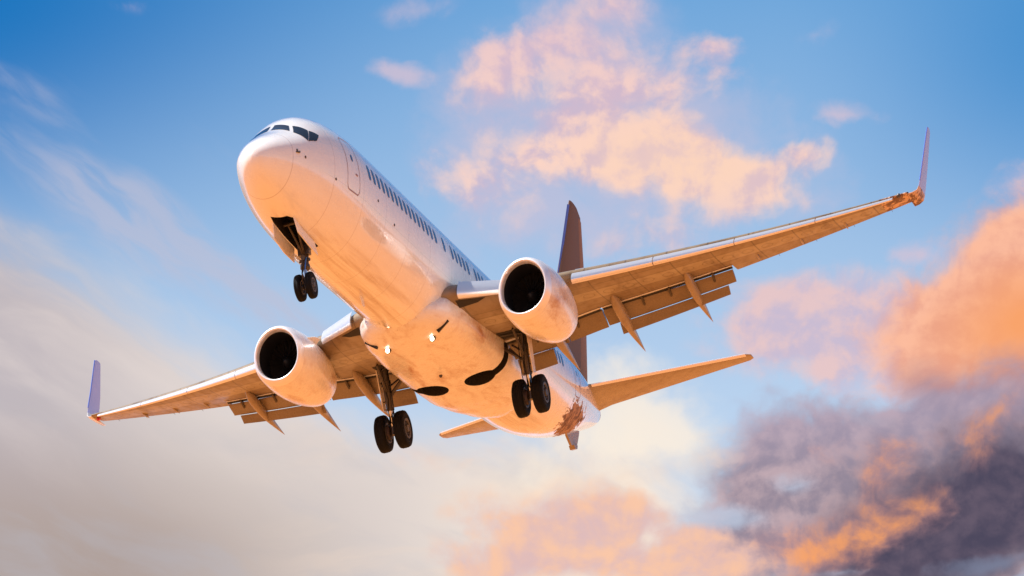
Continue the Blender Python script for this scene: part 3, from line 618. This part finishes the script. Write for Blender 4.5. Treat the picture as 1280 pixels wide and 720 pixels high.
# ------------------------------------------------------------------ engines
for sg in(1,-1):
    ey,ez,ex=4.93,-1.90,13.08
    def nring(x,r,ec=0,up=0):
        o=[]
        for j in range(64):
            q=2*math.pi*j/64; c_,s_=math.cos(q),math.sin(q); rr=r*(1-.05*max(0,-c_)**3)*(1+.03*abs(s_)**2*max(0,-c_))
            o.append(V(ex+x,sg*ey+rr*s_,ez+up+rr*c_))
        return o
    prof=[(.30,1.015),(.6,1.06),(1.0,1.09),(1.5,1.115),(2.1,1.10),(2.8,1.05),(3.4,.96),(3.85,.87),(4.05,.81),(4.05,.75),(3.3,.80),(2.6,.8)]
    v,f=loft([nring(x,r,0,.035*x*.6) for x,r in prof],False); 
    eng=link('engine',v,f,M['nacelle'],root,True,None,40); eng['label']='podded jet engine under the port wing' if sg>0 else 'podded jet engine under the starboard wing'
    lp=[(.295,1.018),(.15,.985),(.06,.945),(.015,.905),(0,.875),(.012,.85),(.05,.83),(.12,.812),(.22,.802)]
    v,f=loft([nring(x,r) for x,r in lp],False); link('intake_lip',v,f,M['lip'],eng,True,None,60)
    v,f=loft([nring(x,r,0) for x,r in((.22,.801),(.5,.79),(.9,.785),(1.25,.785))],False); link('intake_duct',v,f,M['intake'],eng)
    mb=MB(); c_=V(ex+1.2,sg*ey,ez); mb.revolve(c_,(-1,0,0),[(0,.79),(.02,.79)],48)
    mb.build('fan_case',M['intake'],eng)
    mb=MB(); 
    for k in range(24):
        q=2*math.pi*k/24; e=Vector((0,math.sin(q),math.cos(q))); tn=Vector((0,math.cos(q),-math.sin(q)))
        vs=[]
        for r_,tw_ in((.20,15),(.5,40),(.77,58)):
            d=Vector((math.cos(R(tw_)),0,0))+tn*math.sin(R(tw_)); vs+= [c_+Vector((.06,0,0))+e*r_+d*.09, c_+Vector((.06,0,0))+e*r_-d*.09]
        mb.add((vs,[(0,1,3,2),(2,3,5,4)]))
    mb.build('fan_blades',M['fan'],eng,True)
    mb=MB(); mb.revolve(c_,(1,0,0),[(0,.22),(.15,.20),(.32,.12),(.42,.03),(.43,.0)],32); mb.build('spinner',M['fan'],eng)
    # core cowl and plug
    mb=MB(); cc=V(ex+2.9,sg*ey,ez+.08); mb.revolve(cc,(-1,0,0),[(0,.62),(.8,.60),(1.5,.46),(1.9,.40)],40); mb.build('core_cowl',M['strut'],eng)
    mb=MB(); mb.revolve(V(ex+4.7,sg*ey,ez+.08),(-1,0,0),[(0,.28),(.4,.2),(.8,.03)],24); mb.build('exhaust_plug',M['strut'],eng)
    # pylon
    rg=[]
    for x,zb_,zt_,wd in((14.3,-.92,-.80,.04),(14.8,-.95,-.66,.16),(15.6,-.98,-.60,.21),(16.6,-1.15,-.62,.22),(17.6,-1.45,-.8,.20),(18.8,-1.25,-.85,.14),(19.6,-1.0,-.85,.05)):
        rg.append([V(x,sg*ey+wd,zb_),V(x,sg*ey+wd,zt_-.05),V(x,sg*ey+wd*.5,zt_),V(x,sg*ey-wd*.5,zt_),V(x,sg*ey-wd,zt_-.05),V(x,sg*ey-wd,zb_)])
    v,f=loft(rg); link('pylon',v,f,M['white'],eng,True,None,50)
    mb=MB(); q=R(-52*sg); e=Vector((0,math.sin(q),math.cos(q))); o_=V(0,sg*ey,ez)
    mb.prism([o_+V(ex+.95,0,0)+e*1.06,o_+V(ex+2.0,0,0)+e*1.06,o_+V(ex+1.95,0,0)+e*1.36,o_+V(ex+1.55,0,0)+e*1.30],Vector((0,math.cos(q),-math.sin(q)))*.02); mb.build('nacelle_strake',M['white'],eng,False)

# ------------------------------------------------------------------ tail
def surf_loft(secs,t=.10):   # secs: (LE point, chord, normal)
    rg=[[Vector(p)+Vector((-u*c,0,0))+Vector(n_)*(h*c) for u,h in afoil(1,t,0,14,0)] for p,c,n_ in secs]
    return loft(rg)
v,f=surf_loft([(V(31.2,0,1.6),5.8,(0,1,0)),(V(32.4,0,3.4),5.0,(0,1,0)),(V(34.06,0,5.75),3.75,(0,1,0)),(V(36.4,0,9.0),1.65,(0,1,0)),(V(36.58,0,9.24),1.05,(0,1,0))])
fin=link('vertical_stabilizer',v,f,M['brown'],root)
v,f=surf_loft([(V(35.15,0,1.9),1.95,(0,1,0)),(V(36.75,0,5.75),1.15,(0,1,0)),(V(37.5,0,8.85),.62,(0,1,0))],.16); link('rudder',v,f,M['rudder'],fin)
v,f=surf_loft([(V(27.5,0,1.75),5.0,(0,1,0)),(V(32.2,0,3.0),1.6,(0,1,0))],.05); link('dorsal_fin',v,f,M['white'],fin)
mb=MB(); 
v,f=loft([[V(a,-.02,z),V(a-.05,0,z),V(a,.02,z),V(a+.10,.055,z),V(a+.10,-.055,z)] for a,z in((31.35,1.8),(36.3,9.0))]); link('leading_edge_strip',v,f,M['blue'],fin,False)
for sg in(1,-1):
    v,f=surf_loft([(V(32.6,sg*.3,.98),3.9,(0,0,1)),(V(33.5,sg*1.25,1.12),2.95,(0,-.0,1)),(V(37.45,sg*7.0,2.06),.85,(0,0,1)),(V(37.72,sg*7.17,2.09),.5,(0,0,1))],.085)
    hs=link('horizontal_stabilizer',v,f,M['tailplane'],root); hs['label']='port horizontal tailplane' if sg>0 else 'starboard horizontal tailplane'
    rg=[[V(a-.03,sg*y,z+.012),V(a+.10,sg*y,z+.062),V(a+.10,sg*y,z-.062),V(a-.02,sg*y,z-.02)] for a,y,z in((33.5,1.25,1.12),(37.45,7.0,2.06))]; v,f=loft(rg); link('leading_edge_strip',v,f,M['lip'],hs,False)

# ------------------------------------------------------------------ landing gear
def wheel(gear,c,r,wd,sg,hubdepth=.05):
    mb=MB(); h=wd/2; mb.revolve(c,(0,1,0),[(-h*.80,r*.55),(-h*.98,r*.72),(-h*.98,r*.84),(-h*.80,r*.955),(-h*.45,r*.995),(-h*.40,r*.985),(-h*.05,r),(0,r*.99),(h*.05,r),(h*.40,r*.985),(h*.45,r*.995),(h*.80,r*.955),(h*.98,r*.84),(h*.98,r*.72),(h*.80,r*.55)],44)
    mb.build('tyre',M['rubber'],gear,True,50)
    for s_ in(1,-1):
        mb=MB(); mb.revolve(c+Vector((0,s_*h*.72,0)),(0,s_,0),[(0,r*.56),(h*.22,r*.55),(h*.22,r*.46),(h*.05,r*.40),(h*.05,r*.22),(h*.34,r*.18),(h*.36,.0)],32)
        for k in range(8): q=k*math.pi/4; mb.revolve(c+Vector((math.cos(q)*r*.3,s_*h*.74,math.sin(q)*r*.3)),(0,s_,0),[(0,.03),(h*.12,.025)],8)
        mb.build('rim',M['rim'],gear,True,40)
for sg in(1,-1):
    top=V(19.15,sg*2.86,-1.25); ax=V(19.62,sg*2.88,-3.29)
    mb=MB(); d=(ax-top); mid=top+d*.62
    mb.tube(top,mid,.155,.14,18); mb.tube(mid,mid+d*.04,.175,.175,18); mb.tube(top+d*.18,top+d*.26,.19,.19,18)
    mb.tube(ax+Vector((0,-.52,0)),ax+Vector((0,.52,0)),.075,.075,14); mb.tube(ax+Vector((0,0,.16)),ax+Vector((0,0,-.12)),.13,.11,14)
    gear=mb.build('main_landing_gear',M['strut'],root); gear['label']='main landing gear leg under the port wing' if sg>0 else 'main landing gear leg under the starboard wing'
    mb=MB(); mb.tube(mid,ax,.085,.085,16); mb.build('oleo_piston',M['chrome'],gear)
    mb=MB(); k=mid+Vector((-.12,0,.02)); j=(mid+ax)/2+Vector((-.42,0,0)); e=ax+Vector((-.12,0,.12))
    for s_ in(-.08,.08): mb.tube(k+Vector((0,s_,0)),j,.035,.03,8); mb.tube(j,e+Vector((0,s_,0)),.03,.035,8)
    mb.build('torque_link',M['strut'],gear)
    mb=MB(); mb.tube(top+d*.45,V(19.2,sg*1.75,-1.35),.055,.055,12); mb.tube(V(19.2,sg*1.75,-1.35),V(19.2,sg*1.5,-1.2),.07,.05,12); mb.tube(top+d*.42,V(18.2,sg*2.8,-1.35),.05,.045,12); mb.build('side_brace',M['strut'],gear)
    mb=MB(); mb.tube(top+d*.30,V(19.9,sg*2.1,-1.25),.035,.035,10); mb.tube(top+d*.5+Vector((0,sg*.02,0)),V(19.5,sg*2.2,-1.55),.045,.045,10); mb.build('walking_beam',M['seal'],gear)
    mb=MB(); mb.path([top+Vector((.17,sg*.1,-.1)),top+d*.25+Vector((.20,sg*.06,0)),top+d*.5+Vector((.17,-sg*.05,0)),mid+Vector((.24,0,-.1)),ax+Vector((.16,0,.3)),ax+Vector((.1,.2,.05))],.018,6)
    mb.path([top+Vector((.1,-sg*.16,-.1)),top+d*.3+Vector((.1,-sg*.19,0)),mid+Vector((.1,-sg*.2,-.1)),ax+Vector((.1,-.15,.25)),ax+Vector((.05,-.25,.05))],.016,6); mb.build('brake_hose',M['rubber'],gear)
    for s_ in(-.405,.405):
        c_=ax+Vector((0,s_,0)); wheel(gear,c_,.64,.44,sg)
        mb=MB(); mb.revolve(c_+Vector((0,-math.copysign(.14,s_),0)),(0,-math.copysign(1,s_),0),[(0,.26),(.16,.24),(.18,.12)],20); mb.build('brake_pack',M['seal'],gear)
    # leg door, fixed outboard of the strut
    mb=MB(); o_=sg*.24
    mb.prism([top+Vector((.24,o_,-.02)),top+Vector((-.26,o_,-.02)),top+d*.62+Vector((-.22,o_*.95,0)),top+d*.66+Vector((.10,o_*.95,0))],(0,sg*.035,0)); dr=mb.build('gear_door',M['nacelle'],gear,False)
    mb=MB(); mb.tube(top+d*.2+Vector((0,sg*.12,0)),top+d*.2+Vector((0,o_,0)),.025,.025,8); mb.tube(top+d*.5,top+d*.5+Vector((0,o_,0)),.025,.025,8); mb.build('door_link',M['strut'],gear)
# nose gear
top=V(4.2,0,-1.75); ax=V(3.86,0,-3.40); d=ax-top
mb=MB(); mid=top+d*.58; mb.tube(top,mid,.15,.13,16); mb.tube(mid,mid+d*.06,.17,.17,16); mb.box(top+d*.3+Vector((.05,0,0)),.2,.42,.3); mb.tube(ax+Vector((0,-.27,0)),ax+Vector((0,.27,0)),.05,.05,12); mb.tube(ax+Vector((0,0,.1)),ax+Vector((0,0,-.08)),.08,.07,12); mb.tube(mid+Vector((0,-.2,.15)),mid+Vector((0,.2,.15)),.05,.05,10)
gear=mb.build('nose_landing_gear',M['strut'],root)
mb=MB(); mb.tube(mid,ax,.06,.06,14); mb.build('oleo_piston',M['chrome'],gear)
mb=MB(); mb.tube(top+d*.42,V(3.1,.15,-1.7),.04,.04,10); mb.tube(top+d*.42,V(3.1,-.15,-1.7),.04,.04,10); mb.tube(V(3.1,.3,-1.7),V(3.1,-.3,-1.7),.045,.045,10); mb.build('drag_brace',M['strut'],gear)
mb=MB(); j=(mid+ax)/2+Vector((.30,0,0))
for s_ in(-.06,.06): mb.tube(mid+Vector((.1,s_,0)),j,.025,.022,8); mb.tube(j,ax+Vector((.08,s_,.08)),.022,.025,8)
mb.build('torque_link',M['strut'],gear)
mb=MB(); mb.path([mid+Vector((.08,.1,.2)),mid+Vector((.16,.08,0)),ax+Vector((.1,.06,.45)),ax+Vector((.05,.04,.3))],.022,8); mb.build('hose',M['hose'],gear)
mb=MB(); mb.revolve(top+d*.45+Vector((.1,0,0)),(1,0,-.1),[(0,.05),(.06,.08),(.1,.08)],16); mb.build('taxi_light',M['rim'],gear)
for s_ in(-.21,.21): wheel(gear,ax+Vector((0,s_,0)),.40,.23,1)
for sg in(1,-1):
    mb=MB(); hx=[(2.32,-1.85),(2.9,-1.97),(3.6,-2.05),(4.1,-2.09)]
    topl=[V(x,sg*.37,z+.03) for x,z in hx]; n_=len(topl)
    low=[V(4.15,sg*.43,-2.48),V(3.3,sg*.45,-2.42),V(2.45,sg*.43,-2.26)]
    mb.prism(topl+low,(0,sg*.03,.006)); dr=mb.build('nose_gear_door',M['white'],root,False); dr['label']='open port side nose gear door' if sg>0 else 'open starboard side nose gear door'
